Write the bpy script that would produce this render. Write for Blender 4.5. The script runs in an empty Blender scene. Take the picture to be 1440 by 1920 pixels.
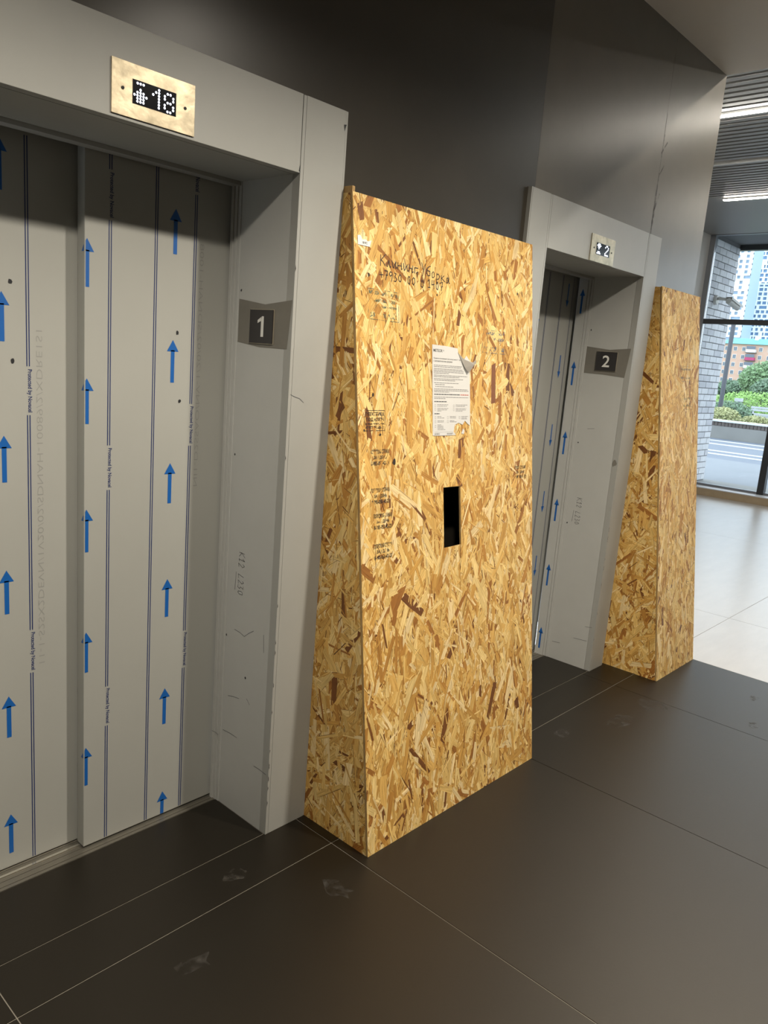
import bpy, bmesh, math, random
from mathutils import Vector, Matrix

# ------------------------------------------------------------------ camera, world, exposure
sc = bpy.context.scene
COL = sc.collection
F_PX = 1449.2
cam_d = bpy.data.cameras.new('camera')
cam_d.sensor_fit = 'VERTICAL'; cam_d.sensor_height = 36.0
cam_d.lens = F_PX / 1920.0 * 36.0
cam_d.clip_start = 0.05; cam_d.clip_end = 3000
cam = bpy.data.objects.new('camera', cam_d); COL.objects.link(cam)
right = Vector((0.67626728, -0.7325502, 0.07767086))
down = Vector((-0.09230343, -0.1888704, -0.97765436))
fwd = Vector((0.73085063, 0.65398637, -0.19534377))
CAM = Vector((-1.54904, -1.81133, 1.62061))
cam.matrix_world = Matrix(((right.x, -down.x, -fwd.x, CAM.x), (right.y, -down.y, -fwd.y, CAM.y),
                           (right.z, -down.z, -fwd.z, CAM.z), (0, 0, 0, 1)))
sc.camera = cam

w = bpy.data.worlds.new('sky'); sc.world = w; w.use_nodes = True
bg = w.node_tree.nodes['Background']
bg.inputs[0].default_value = (0.82, 0.91, 1.0, 1); bg.inputs[1].default_value = 3.8

vs = sc.view_settings
vs.view_transform = 'Standard'; vs.look = 'None'; vs.gamma = 1.0; vs.use_curve_mapping = False
vs.exposure = 0.0
sc.cycles.use_denoising = True
sc.cycles.max_bounces = 8
sc.cycles.diffuse_bounces = 4
sc.cycles.transparent_max_bounces = 16
sc.cycles.sample_clamp_indirect = 4.0

SPOT_POWER = 345.0
SPOT_COLOR = (1.0, 0.92, 0.79)
SPOT_XS = (-1.48, 0.72)
SPOT_GAIN = (1.02, 1.20)
STRIP_POWER = 40.0

R = random.Random(7)

# ------------------------------------------------------------------ materials
def srgb(r, g, b):
    def c(v):
        v /= 255.0
        return v / 12.92 if v <= 0.04045 else ((v + 0.055) / 1.055) ** 2.4
    return (c(r), c(g), c(b), 1.0)

def mat(name, col, rough=0.5, metal=0.0, spec=0.5, var=0.0, vscale=4.0, bump=0.0, bscale=60.0, stretch=None, emit=None, estr=0.0):
    m = bpy.data.materials.new(name); m.use_nodes = True
    nt = m.node_tree; p = nt.nodes['Principled BSDF']
    if len(col) == 3: col = (*col, 1)
    p.inputs['Base Color'].default_value = col
    p.inputs['Roughness'].default_value = rough
    p.inputs['Metallic'].default_value = metal
    p.inputs['Specular IOR Level'].default_value = spec
    if emit:
        p.inputs['Emission Color'].default_value = (*emit[:3], 1); p.inputs['Emission Strength'].default_value = estr
    if var or bump:
        geo = nt.nodes.new('ShaderNodeNewGeometry'); mp = nt.nodes.new('ShaderNodeMapping')
        nt.links.new(geo.outputs['Position'], mp.inputs[0])
        if stretch: mp.inputs['Scale'].default_value = stretch
    if var:
        nz = nt.nodes.new('ShaderNodeTexNoise'); nz.inputs['Scale'].default_value = vscale; nz.inputs['Detail'].default_value = 6
        nz.inputs['Roughness'].default_value = 0.65
        nt.links.new(mp.outputs[0], nz.inputs['Vector'])
        rp = nt.nodes.new('ShaderNodeValToRGB')
        rp.color_ramp.elements[0].position = 0.3; rp.color_ramp.elements[1].position = 0.7
        rp.color_ramp.elements[0].color = tuple(c * (1 - var) for c in col[:3]) + (1,)
        rp.color_ramp.elements[1].color = tuple(min(1, c * (1 + var)) for c in col[:3]) + (1,)
        nt.links.new(nz.outputs['Fac'], rp.inputs[0]); nt.links.new(rp.outputs[0], p.inputs['Base Color'])
    if bump:
        nb = nt.nodes.new('ShaderNodeTexNoise'); nb.inputs['Scale'].default_value = bscale; nb.inputs['Detail'].default_value = 4
        nt.links.new(mp.outputs[0], nb.inputs['Vector'])
        bp = nt.nodes.new('ShaderNodeBump'); bp.inputs['Strength'].default_value = bump; bp.inputs['Distance'].default_value = 0.01
        nt.links.new(nb.outputs['Fac'], bp.inputs['Height']); nt.links.new(bp.outputs[0], p.inputs['Normal'])
    return m

M = {}
M['wall'] = mat('dark_plaster', (0.042, 0.036, 0.027), 0.30, 0.0, 0.42, 0.12, 3.0)
M['wall_lit'] = mat('lit_wall_panel', (0.118, 0.103, 0.080), 0.28, 0.0, 0.45, 0.10, 3.0)  # lighter copy of the wall colour, lobby light painted into its base
M['wall_lit'].node_tree.nodes['Principled BSDF'].inputs['Specular Tint'].default_value = (1.0, 0.91, 0.78, 1)
M['ceil'] = mat('ceiling_paint', (0.60, 0.56, 0.50), 0.5)
M['frame'] = mat('grey_painted_steel', (0.375, 0.372, 0.345), 0.42, 0, 0.4, 0.03, 5.0, 0.02, 25.0)
M['jamb'] = mat('jamb_film', (0.50, 0.50, 0.475), 0.40, 0, 0.4, 0.03, 5.0)
M['film'] = mat('door_film', (0.385, 0.383, 0.352), 0.42, 0, 0.4, 0.02, 3.0)
M['ink_blue'] = mat('film_ink_blue', srgb(20, 92, 168), 0.45)
M['ink_navy'] = mat('film_ink_navy', srgb(24, 44, 96), 0.45)
M['emboss'] = mat('faint_print', (0.30, 0.30, 0.28), 0.5)
M['black'] = mat('black_mark', (0.012, 0.012, 0.014), 0.6)
M['pencil'] = mat('pencil_mark', (0.10, 0.10, 0.11), 0.6)
M['bare'] = mat('bare_steel_strip', (0.22, 0.205, 0.175), 0.45, 0.2, 0.5, 0.06, 12)
M['alu'] = mat('aluminium_sill', (0.26, 0.24, 0.20), 0.34, 0.7, 0.5, 0.15, 30, stretch=(2, 60, 1))
M['polish'] = mat('polished_track', (0.75, 0.72, 0.64), 0.22, 0.9, 0.5)
M['brass'] = mat('brass_plate', (0.47, 0.40, 0.28), 0.36, 0.85, 0.5, 0.35, 16.0, 0.10, 22.0)
M['screen'] = mat('dark_screen', (0.012, 0.013, 0.016), 0.12)
M['led'] = mat('led_dots', (0.9, 0.92, 1), 0.4, emit=(0.78, 0.84, 1.0), estr=2.6)
M['sign'] = mat('number_plate', (0.030, 0.027, 0.027), 0.35)
M['sign_edge'] = mat('number_plate_edge', (0.62, 0.55, 0.42), 0.3, 0.6)
M['white'] = mat('white_paint', (0.80, 0.79, 0.74), 0.5)
M['dark'] = mat('dark_gap', (0.02, 0.018, 0.016), 0.7)
M['tile'] = mat('dark_floor_tile', (0.0048, 0.0037, 0.0023), 0.45, 0, 0.65, 0.16, 5.0, 0.015, 120.0)
M['tile'].node_tree.nodes['Principled BSDF'].inputs['Specular Tint'].default_value = (1.0, 0.88, 0.72, 1)
M['grout'] = mat('pale_grout', (0.30, 0.27, 0.22), 0.85)
M['ltile'] = mat('cream_floor_tile', (0.475, 0.445, 0.41), 0.28, 0, 0.5, 0.05, 3.0, 0.03, 14.0, stretch=(1.0, 4.0, 1))
M['lgrout'] = mat('grey_grout', (0.34, 0.32, 0.30), 0.8)
M['smudge'] = mat('dried_smudge', (0.20, 0.185, 0.165), 0.8)
M['lwall'] = mat('lobby_plaster', (0.42, 0.42, 0.41), 0.6)
M['slat'] = mat('grey_ceiling_slat', (0.24, 0.24, 0.235), 0.42, 0.2)
M['slatback'] = mat('ceiling_backing', (0.13, 0.13, 0.125), 0.7)
M['lamp_on'] = mat('lit_diffuser', (1, 1, 1), 0.5, emit=(1.0, 0.945, 0.85), estr=STRIP_POWER)
M['lamp_near'] = mat('lit_diffuser_strong', (1, 1, 1), 0.5, emit=(1.0, 0.945, 0.85), estr=STRIP_POWER * 4.6)
M['spot_on'] = mat('lit_downlight', (1, 1, 1), 0.5, emit=(1.0, 0.90, 0.74), estr=20)
M['whitemetal'] = mat('white_metal', (0.72, 0.72, 0.70), 0.4, 0.2)
M['mullion'] = mat('anthracite_frame', (0.045, 0.047, 0.050), 0.35, 0.4)
M['mullion_l'] = mat('grey_frame', (0.22, 0.23, 0.25), 0.35, 0.5)
M['stone'] = mat('tan_plinth', (0.40, 0.31, 0.20), 0.6, 0, 0.4, 0.06, 10)
M['sillw'] = mat('pale_sill', (0.62, 0.64, 0.68), 0.4)
M['brick'] = mat('white_brick', (0.66, 0.66, 0.68), 0.75, 0, 0.3, 0.10, 6.0, 0.15, 60)
M['brick2'] = mat('pale_grey_brick', (0.54, 0.54, 0.57), 0.75, 0, 0.3, 0.10, 6.0, 0.15, 60)
M['mortar'] = mat('grey_mortar', (0.16, 0.155, 0.155), 0.9)
M['cctv'] = mat('cctv_plastic', (0.52, 0.50, 0.46), 0.45)
M['pave'] = mat('grey_paving', (0.20, 0.215, 0.235), 0.8, 0, 0.3, 0.06, 1.5)
M['road'] = mat('asphalt', (0.14, 0.16, 0.195), 0.75, 0, 0.3, 0.06, 2)
M['line'] = mat('kerb_pale', (0.42, 0.44, 0.47), 0.7)
M['conc'] = mat('planter_concrete', (0.22, 0.22, 0.21), 0.8, 0, 0.3, 0.08, 2)
M['coping'] = mat('brown_brick', (0.10, 0.085, 0.078), 0.8, 0, 0.3, 0.2, 6)
M['coptop'] = mat('pale_coping', (0.55, 0.56, 0.57), 0.6)
M['post'] = mat('dark_post', (0.085, 0.090, 0.105), 0.5, 0.3)
M['bench'] = mat('pale_bench', (0.42, 0.44, 0.47), 0.6)
M['soil'] = mat('park_ground', (0.10, 0.14, 0.055), 0.9, 0, 0.2, 0.3, 0.6)
M['leaf1'] = mat('leaf_mid', (0.17, 0.28, 0.13), 0.6, var=0.35, vscale=3)
M['leaf2'] = mat('leaf_bright', (0.27, 0.45, 0.12), 0.6, var=0.3, vscale=3)
M['leaf3'] = mat('leaf_olive', (0.32, 0.33, 0.15), 0.6, var=0.3, vscale=3)
M['leaf4'] = mat('leaf_dark', (0.13, 0.21, 0.13), 0.6, var=0.35, vscale=2)
M['bark'] = mat('bark', (0.09, 0.07, 0.05), 0.9)
M['pink'] = mat('pink_brick', (0.60, 0.40, 0.32), 0.85, 0, 0.2, 0.05, 0.4)
M['teal'] = mat('teal_roof', (0.12, 0.42, 0.50), 0.6)
M['pane'] = mat('window_glass_far', (0.12, 0.15, 0.20), 0.2)
M['frame_w'] = mat('window_frame_white', (0.72, 0.72, 0.72), 0.6)
M['magenta'] = mat('magenta_panel', (0.45, 0.05, 0.16), 0.6)
M['tower_w'] = mat('tower_white', (0.62, 0.68, 0.70), 0.7)
M['tower_b'] = mat('tower_blue', (0.22, 0.30, 0.40), 0.6)
M['tower_g'] = mat('tower_glass', (0.16, 0.27, 0.42), 0.25)
M['paper'] = mat('white_paper', (0.66, 0.64, 0.60), 0.6)
M['paper_b'] = mat('paper_reverse', (0.34, 0.31, 0.27), 0.7)
M['print'] = mat('grey_print', (0.26, 0.25, 0.24), 0.7)
M['print_d'] = mat('dark_print', (0.07, 0.07, 0.07), 0.7)
M['print_r'] = mat('red_print', (0.50, 0.12, 0.08), 0.7)
M['core'] = mat('osb_core', (0.42, 0.27, 0.11), 0.75, 0, 0.3, 0.35, 60, stretch=(1, 1, 0.25))
M['batten'] = mat('pine_batten', (0.40, 0.25, 0.10), 0.7, 0, 0.3, 0.25, 30, stretch=(4, 4, 0.3))

def ink(name, col, thr, scale=70, soft=0.04, amax=1.0):
    m = bpy.data.materials.new(name); m.use_nodes = True; nt = m.node_tree
    p = nt.nodes['Principled BSDF']; p.inputs['Base Color'].default_value = col; p.inputs['Roughness'].default_value = 0.7
    out = nt.nodes['Material Output']
    tr = nt.nodes.new('ShaderNodeBsdfTransparent'); mx = nt.nodes.new('ShaderNodeMixShader')
    geo = nt.nodes.new('ShaderNodeNewGeometry'); nz = nt.nodes.new('ShaderNodeTexNoise')
    nz.inputs['Scale'].default_value = scale; nz.inputs['Detail'].default_value = 5
    rp = nt.nodes.new('ShaderNodeValToRGB'); rp.color_ramp.elements[0].position = thr - soft; rp.color_ramp.elements[1].position = thr + soft; rp.color_ramp.elements[1].color = (amax, amax, amax, 1)
    nt.links.new(geo.outputs['Position'], nz.inputs['Vector']); nt.links.new(nz.outputs['Fac'], rp.inputs[0])
    nt.links.new(rp.outputs[0], mx.inputs[0]); nt.links.new(tr.outputs[0], mx.inputs[1]); nt.links.new(p.outputs[0], mx.inputs[2])
    nt.links.new(mx.outputs[0], out.inputs[0])
    return m
M['stamp'] = ink('worn_black_ink', (0.02, 0.016, 0.016, 1), 0.42)
M['stampg'] = ink('worn_green_ink', (0.10, 0.15, 0.10, 1), 0.50, 55)
M['stampb'] = ink('worn_blue_ink', (0.10, 0.15, 0.19, 1), 0.50, 55)
M['pen'] = ink('marker_pen', (0.03, 0.02, 0.02, 1), 0.28, 90)
M['stain'] = ink('wall_stain', (0.055, 0.045, 0.038, 1), 0.46, 45, 0.12, 0.5)
M['seam'] = mat('wall_seam', (0.04, 0.034, 0.027), 0.6)
M['dust'] = ink('floor_dust', (0.075, 0.066, 0.055, 1), 0.56, 26, 0.12, 0.6)

def glass():
    m = bpy.data.materials.new('clear_glass'); m.use_nodes = True; nt = m.node_tree
    nt.nodes.remove(nt.nodes['Principled BSDF']); out = nt.nodes['Material Output']
    tr = nt.nodes.new('ShaderNodeBsdfTransparent'); tr.inputs[0].default_value = (0.93, 0.96, 0.97, 1)
    gl = nt.nodes.new('ShaderNodeBsdfGlossy'); gl.inputs['Roughness'].default_value = 0.02
    fr = nt.nodes.new('ShaderNodeFresnel'); fr.inputs[0].default_value = 1.45
    mx = nt.nodes.new('ShaderNodeMixShader')
    nt.links.new(fr.outputs[0], mx.inputs[0]); nt.links.new(tr.outputs[0], mx.inputs[1]); nt.links.new(gl.outputs[0], mx.inputs[2])
    nt.links.new(mx.outputs[0], out.inputs[0])
    return m
M['glass'] = glass()

def osb():
    m = bpy.data.materials.new('osb_strands'); m.use_nodes = True; nt = m.node_tree
    p = nt.nodes['Principled BSDF']; p.inputs['Roughness'].default_value = 0.55; p.inputs['Specular IOR Level'].default_value = 0.35
    at = nt.nodes.new('ShaderNodeAttribute'); at.attribute_name = 'tint'
    uv = nt.nodes.new('ShaderNodeUVMap'); mp = nt.nodes.new('ShaderNodeMapping'); mp.inputs['Scale'].default_value = (14, 260, 1)
    nz = nt.nodes.new('ShaderNodeTexNoise'); nz.inputs['Scale'].default_value = 1.0; nz.inputs['Detail'].default_value = 4; nz.inputs['Roughness'].default_value = 0.6
    rp = nt.nodes.new('ShaderNodeValToRGB')
    rp.color_ramp.elements[0].position = 0.28; rp.color_ramp.elements[0].color = (0.62, 0.54, 0.44, 1)
    rp.color_ramp.elements[1].position = 0.62; rp.color_ramp.elements[1].color = (1.06, 1.06, 1.06, 1)
    mx = nt.nodes.new('ShaderNodeMix'); mx.data_type = 'RGBA'; mx.blend_type = 'MULTIPLY'; mx.inputs[0].default_value = 1.0
    nt.links.new(uv.outputs[0], mp.inputs[0]); nt.links.new(mp.outputs[0], nz.inputs['Vector'])
    nt.links.new(nz.outputs['Fac'], rp.inputs[0])
    nt.links.new(at.outputs['Color'], mx.inputs[6]); nt.links.new(rp.outputs[0], mx.inputs[7])
    nt.links.new(mx.outputs[2], p.inputs['Base Color'])
    bp = nt.nodes.new('ShaderNodeBump'); bp.inputs['Strength'].default_value = 0.25; bp.inputs['Distance'].default_value = 0.001
    nt.links.new(nz.outputs['Fac'], bp.inputs['Height']); nt.links.new(bp.outputs[0], p.inputs['Normal'])
    return m
M['osb'] = osb()

# ------------------------------------------------------------------ object helpers
WL = {}
def reg(o, loc):
    WL[o] = Vector(loc)

def tag(o, label=None, cat=None, group=None, kind=None):
    if label: o['label'] = label
    if cat: o['category'] = cat
    if group: o['group'] = group
    if kind: o['kind'] = kind
    return o

def thing(name, label, cat, loc=(0, 0, 0), group=None):
    o = bpy.data.objects.new(name, None); COL.objects.link(o)
    o.empty_display_size = 0.1
    o.location = loc; reg(o, loc)
    return tag(o, label, cat, group)

def link(name, me, loc, parent=None):
    o = bpy.data.objects.new(name, me); COL.objects.link(o)
    reg(o, loc)
    if parent is not None:
        o.parent = parent; o.location = Vector(loc) - WL[parent]
    else:
        o.location = loc
    return o

def mk(name, V, F, m, parent=None, smooth=False, origin=None):
    V = [Vector(v) for v in V]
    if origin is None:
        lo = Vector((min(v.x for v in V), min(v.y for v in V), min(v.z for v in V)))
        hi = Vector((max(v.x for v in V), max(v.y for v in V), max(v.z for v in V)))
        origin = (lo + hi) / 2; origin.z = lo.z
    origin = Vector(origin)
    me = bpy.data.meshes.new(name)
    me.from_pydata([v - origin for v in V], [], F); me.update()
    me.materials.append(M[m] if isinstance(m, str) else m)
    if smooth:
        for p in me.polygons: p.use_smooth = True
    return link(name, me, origin, parent)

BF = [(0, 3, 2, 1), (4, 5, 6, 7), (0, 1, 5, 4), (1, 2, 6, 5), (2, 3, 7, 6), (3, 0, 4, 7)]
def bv(x0, x1, y0, y1, z0, z1):
    return [(x0, y0, z0), (x1, y0, z0), (x1, y1, z0), (x0, y1, z0), (x0, y0, z1), (x1, y0, z1), (x1, y1, z1), (x0, y1, z1)]

def boxes(name, L, m, parent=None, bev=0.0, origin=None):
    V, F = [], []
    for b in L:
        n = len(V); V += bv(*b); F += [tuple(i + n for i in f) for f in BF]
    o = mk(name, V, F, m, parent, origin=origin)
    if bev:
        bm = bmesh.new(); bm.from_mesh(o.data)
        bmesh.ops.bevel(bm, geom=list(bm.edges), offset=bev, segments=2, affect='EDGES', profile=0.7)
        bm.to_mesh(o.data); bm.free()
    return o

def box(name, x0, x1, y0, y1, z0, z1, m, parent=None, bev=0.0):
    return boxes(name, [(x0, x1, y0, y1, z0, z1)], m, parent, bev)

def tube(name, pts, rad, m, parent=None, seg=10, cap=True):
    pts = [Vector(p) for p in pts]
    rad = rad if isinstance(rad, (list, tuple)) else [rad] * len(pts)
    V, F = [], []
    for i, p in enumerate(pts):
        d = (pts[min(i + 1, len(pts) - 1)] - pts[max(i - 1, 0)]).normalized()
        a = d.cross(Vector((0, 0, 1)) if abs(d.z) < 0.9 else Vector((1, 0, 0))).normalized(); b = d.cross(a)
        for k in range(seg):
            t = 2 * math.pi * k / seg
            V.append(p + (a * math.cos(t) + b * math.sin(t)) * rad[i])
    for i in range(len(pts) - 1):
        for k in range(seg):
            F.append((i * seg + k, i * seg + (k + 1) % seg, (i + 1) * seg + (k + 1) % seg, (i + 1) * seg + k))
    if cap:
        F.append(tuple(range(seg))[::-1]); F.append(tuple(range((len(pts) - 1) * seg, len(pts) * seg)))
    return mk(name, V, F, m, parent, smooth=False)

class Plane:
    """a flat surface: point(a, b, lift) -> world"""
    def __init__(s, o, x, y):
        s.o = Vector(o); s.x = Vector(x).normalized(); s.y = Vector(y).normalized(); s.n = s.x.cross(s.y)
    def __call__(s, a, b, w=0.0):
        return s.o + s.x * a + s.y * b + s.n * w

def flat(name, polys, P, lift, m, parent):
    """flat print: list of 2-D polygons on plane P"""
    V, F = [], []
    for q in polys:
        n = len(V); V += [P(a, b, lift) for a, b in q]; F.append(tuple(range(n, n + len(q))))
    return mk(name, V, F, m, parent)

def ribbon(lines, wd):
    out = []
    for ln in lines:
        for (a, b), (c, d) in zip(ln[:-1], ln[1:]):
            L = math.hypot(c - a, d - b)
            if L < 1e-9: continue
            ux, uy = (c - a) / L, (d - b) / L; h = wd / 2
            a2, b2, c2, d2 = a - ux * h * .6, b - uy * h * .6, c + ux * h * .6, d + uy * h * .6
            out.append([(a2 + uy * h, b2 - ux * h), (c2 + uy * h, d2 - ux * h), (c2 - uy * h, d2 + ux * h), (a2 - uy * h, b2 + ux * h)])
    return out

def text(name, body, P, a, b, lift, m, parent, width=None, height=None, shear=0.0, bold=0.0):
    """built-in font, flat, lower-left corner of the lettering at (a, b) on plane P"""
    cu = bpy.data.curves.new(name, 'FONT'); cu.body = body; cu.size = 1.0; cu.fill_mode = 'FRONT'
    cu.offset = bold; cu.shear = shear; cu.resolution_u = 3
    t = bpy.data.objects.new(name, cu); COL.objects.link(t)
    dg = bpy.context.evaluated_depsgraph_get()
    me = bpy.data.meshes.new_from_object(t.evaluated_get(dg))
    bpy.data.objects.remove(t); bpy.data.curves.remove(cu)
    V = [v.co.copy() for v in me.vertices]; F = [tuple(p.vertices) for p in me.polygons]
    bpy.data.meshes.remove(me)
    x0 = min(v.x for v in V); x1 = max(v.x for v in V); y0 = min(v.y for v in V); y1 = max(v.y for v in V)
    if width is None: sx = sy = height / (y1 - y0)
    elif height is None: sx = sy = width / (x1 - x0)
    else: sx = width / (x1 - x0); sy = height / (y1 - y0)
    return mk(name, [P(a + (v.x - x0) * sx, b + (v.y - y0) * sy, lift) for v in V], F, m, parent)

# ------------------------------------------------------------------ the setting
WY = 0.018          # face of the lift wall
ZC = 3.264         # ceiling of the lift hall
XE = 3.0          # where the lift wall and hall ceiling end
ZL = 3.72          # lobby ceiling
def struct(o): o['kind'] = 'structure'; return o

# lift wall with two door openings
O1 = (-0.93, 0.0); O2 = (1.357, 2.29); OT = 2.12
J1, J2 = 1.245, 2.340     # joints between the wall panels
WE = struct(boxes('wall_elevators', [(-4.5, O1[0] - 0.02, WY, 0.30, 0, 4.0), (O1[0] - 0.02, O1[1] + 0.02, WY, 0.30, OT + 0.02, 4.0),
       (O1[1] + 0.02, J1, WY, 0.30, 0, 4.0)], 'wall'))
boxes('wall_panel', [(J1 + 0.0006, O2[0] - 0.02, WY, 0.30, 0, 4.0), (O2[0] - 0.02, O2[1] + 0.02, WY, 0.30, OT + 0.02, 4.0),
       (O2[1] + 0.02, J2, WY, 0.30, 0, 4.0)], 'wall_lit', WE)
box('wall_panel', J2 + 0.0012, XE, WY, 0.30, 0, 4.0, 'wall_lit', WE)
struct(box('wall_shaft', -4.5, 2.8, 0.9, 1.0, 0, 4.0, 'dark'))
struct(box('shaft_light_cap', -4.5, XE, 0.30, 1.0, 3.9, 4.0, 'dark'))  # unseen lid, added to keep sky light from leaking through the shaft
struct(box('wall_opposite', -4.5, XE, -3.75, -3.63, 0, ZC, 'wall'))
struct(box('wall_end', -4.62, -4.5, -3.75, 1.0, 0, ZC, 'wall'))
struct(box('ceiling', -4.5, XE, -3.63, WY, ZC, 4.0, 'ceil'))
# lobby beyond
struct(box('wall_return', XE - 0.22, XE, 0.30, 2.79, 0, 4.0, 'lwall'))
struct(box('wall_lobby_side', XE, 10.2, 2.79, 2.90, 0, 4.0, 'lwall'))
struct(box('wall_lobby_back', XE - 0.12, XE, -6.6, -3.63, 0, 4.0, 'lwall'))
struct(box('wall_lobby_far', XE - 0.12, 10.4, -6.7, -6.6, 0, 4.0, 'lwall'))
lc = struct(box('ceiling_lobby', XE, 10.25, -6.6, 2.79, ZL + 0.035, 4.0, 'slatback'))
LX = (3.65, 5.04, 7.96, 9.33)
sl = None
x = XE + 0.06
while x < 7.9:
    if all(abs(x - lx) > 0.055 for lx in LX) and abs(x - 6.48) > 0.04:
        if sl is None:
            sl = box('slat', x - 0.030, x + 0.030, -6.6, 2.79, ZL, ZL + 0.035, 'slat', lc)
        else:
            c = sl.copy(); COL.objects.link(c); c.parent = lc; c.location.x += (x - x_first)
        if 'x_first' not in globals(): x_first = x
    x += 0.1
box('ceiling_panel', 7.90, 10.2, -6.6, 2.79, ZL, ZL + 0.035, 'slat', lc)
struct(box('trim_1', 6.468, 6.492, -6.6, 2.79, ZL - 0.012, ZL + 0.035, 'whitemetal'))

# joint and stains on the lift wall
PWL = Plane((0, WY, 0), (1, 0, 0), (0, 0, 1))
flat('wall_joint', [[(2.336, 2.333), (2.340, 2.333), (2.342, 2.9), (2.340, 2.9)]], PWL, 0.0006, 'seam', WE)
for a_, b_, c_, d_, w_ in ((2.338, 2.36, 2.340, 2.50, .020), (2.335, 2.44, 2.375, 2.53, .010), (2.338, 2.52, 2.342, 2.62, .014), (2.336, 2.60, 2.380, 2.665, .008),
                           (2.341, 2.70, 2.345, 2.80, .010), (2.335, 2.715, 2.385, 2.775, .009)):
    flat('stain', ribbon([[(a_, b_), (c_, d_)]], w_), PWL, 0.0005, 'stain', WE)

# dark floor of the hall: grout bed and tiles
fl = struct(box('floor', -4.5, XE, -3.63, 0.42, -0.06, -0.0022, 'grout'))
G = 0.0017
def tile(x0, x1, y0, y1, par, m):
    t = box('tile', x0 + G, x1 - G, y0 + G, y1 - G, -0.03, 0.0, m, par, 0.0006)
    return t
XJ = [-4.5, -4.02, -2.98, -1.94, -0.90, 0.14, 1.183, 2.223, XE]
for a, b in zip(XJ[:-1], XJ[1:]):
    tile(a, b, -2.26, -0.18, fl, 'tile'); tile(a, b, -3.63, -2.26, fl, 'tile')
    tile(a, b, -0.18, 0.008, fl, 'tile')
tile(O1[0], O1[1], 0.008, 0.285, fl, 'tile'); tile(O2[0], O2[1], 0.008, 0.285, fl, 'tile')
for a, b in ((-4.5, O1[0]), (O1[1], O2[0]), (O2[1], XE)):
    tile(a, b, 0.008, WY + 0.006, fl, 'tile')
# cream floor of the lobby
f2 = struct(box('floor_lobby', XE, 10.3, -6.6, 2.79, -0.06, -0.002, 'lgrout'))
for a, b in ((XE, 4.055), (4.055, 7.1), (7.1, 9.98)):
    for c, d in ((-0.158, 2.79), (-1.2, -0.158), (-2.24, -1.2), (-4.3, -2.24), (-6.6, -4.3)):
        tile(a, b, c, d, f2, 'ltile')

# glazing: plinth, sill, frame, panes
w1 = struct(box('window_1', 9.98, 10.34, -6.6, 2.79, 0.0, 0.105, 'stone'))
box('sill', 9.975, 10.36, -6.6, 2.79, 0.105, 0.118, 'sillw', w1)
box('bottom_rail', 10.21, 10.27, -6.6, 2.79, 0.118, 0.15, 'mullion_l', w1)
box('jamb', 10.19, 10.28, 2.715, 2.79, 0.118, ZL, 'mullion_l', w1)
box('head', 10.19, 10.28, -6.6, 2.79, ZL - 0.005, ZL + 0.05, 'mullion_l', w1)
box('transom', 10.19, 10.28, -6.6, 2.715, 2.475, 2.545, 'mullion', w1)
my = [1.535]
while my[-1] > -5.2: my.append(my[-1] - 1.2)
for y in my:
    box('mullion', 10.19, 10.30, y - 0.045, y + 0.045, 0.118, 2.475, 'mullion', w1)
    box('mullion', 10.19, 10.30, y - 0.045, y + 0.045, 2.545, ZL - 0.005, 'mullion', w1)
ys = [2.715] + my + [-6.6]
for a, b in zip(ys[:-1], ys[1:]):
    box('pane', 10.235, 10.245, b + 0.045, a, 0.15, 2.475, 'glass', w1)
    box('pane', 10.235, 10.245, b + 0.045, a, 2.545, ZL - 0.005, 'glass', w1)

# ------------------------------------------------------------------ lamps
def downlight(x, label, gain):
    t = thing('downlight', label, 'ceiling light', (x, -1.8, ZC), 'downlights along the hall ceiling')
    tube('ring', [(x, -1.8, ZC + 0.002), (x, -1.8, ZC - 0.008)], [0.12, 0.115], 'whitemetal', t, 28)
    tube('diffuser', [(x, -1.8, ZC - 0.007), (x, -1.8, ZC - 0.012)], 0.10, 'spot_on', t, 28)
    ld = bpy.data.lights.new('downlight_lamp', 'SPOT'); ld.energy = SPOT_POWER * gain; ld.color = SPOT_COLOR
    ld.spot_size = math.radians(143); ld.spot_blend = 0.42; ld.shadow_soft_size = 0.09
    lo = bpy.data.objects.new('downlight_lamp', ld); COL.objects.link(lo)
    lo.location = (x, -1.8, ZC - 0.03)
for x, lb, gn in zip(SPOT_XS, ('round white ceiling downlight before the first elevator', 'round white ceiling downlight before the tall chipboard box'), SPOT_GAIN):
    downlight(x, lb, gn)

def linear(x, y0, label, m='lamp_on'):
    t = thing('linear_light', label, 'ceiling light', (x, y0, ZL - 0.03), 'linear lights in the lobby ceiling')
    box('housing', x - 0.022, x + 0.022, -2.62, y0, ZL - 0.014, ZL, 'whitemetal', t)
    box('diffuser', x - 0.018, x + 0.018, -2.61, y0 - 0.01, ZL - 0.026, ZL - 0.014, m, t)
linear(LX[0], 1.84, 'linear ceiling light nearest the hall, behind the edge of the hall ceiling', 'lamp_near')
linear(LX[1], 1.84, 'large bright linear light in the lobby ceiling beside the lift wall edge')
linear(LX[2], 1.84, 'bright linear lobby light between the thin ceiling strip and the window')
linear(LX[3], 1.68, 'small linear lobby light nearest the window head')

# ------------------------------------------------------------------ elevators
def arrow_poly(cx, tip, up=True, L=0.130, hw=0.0205, hl=0.035, sw=0.0065):
    s = 1 if up else -1
    return [[(cx, tip), (cx - hw, tip - s * hl), (cx + hw, tip - s * hl)],
            [(cx - sw, tip - s * (hl - 0.004)), (cx - sw, tip - s * L), (cx + sw, tip - s * L), (cx + sw, tip - s * (hl - 0.004))]]

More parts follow.
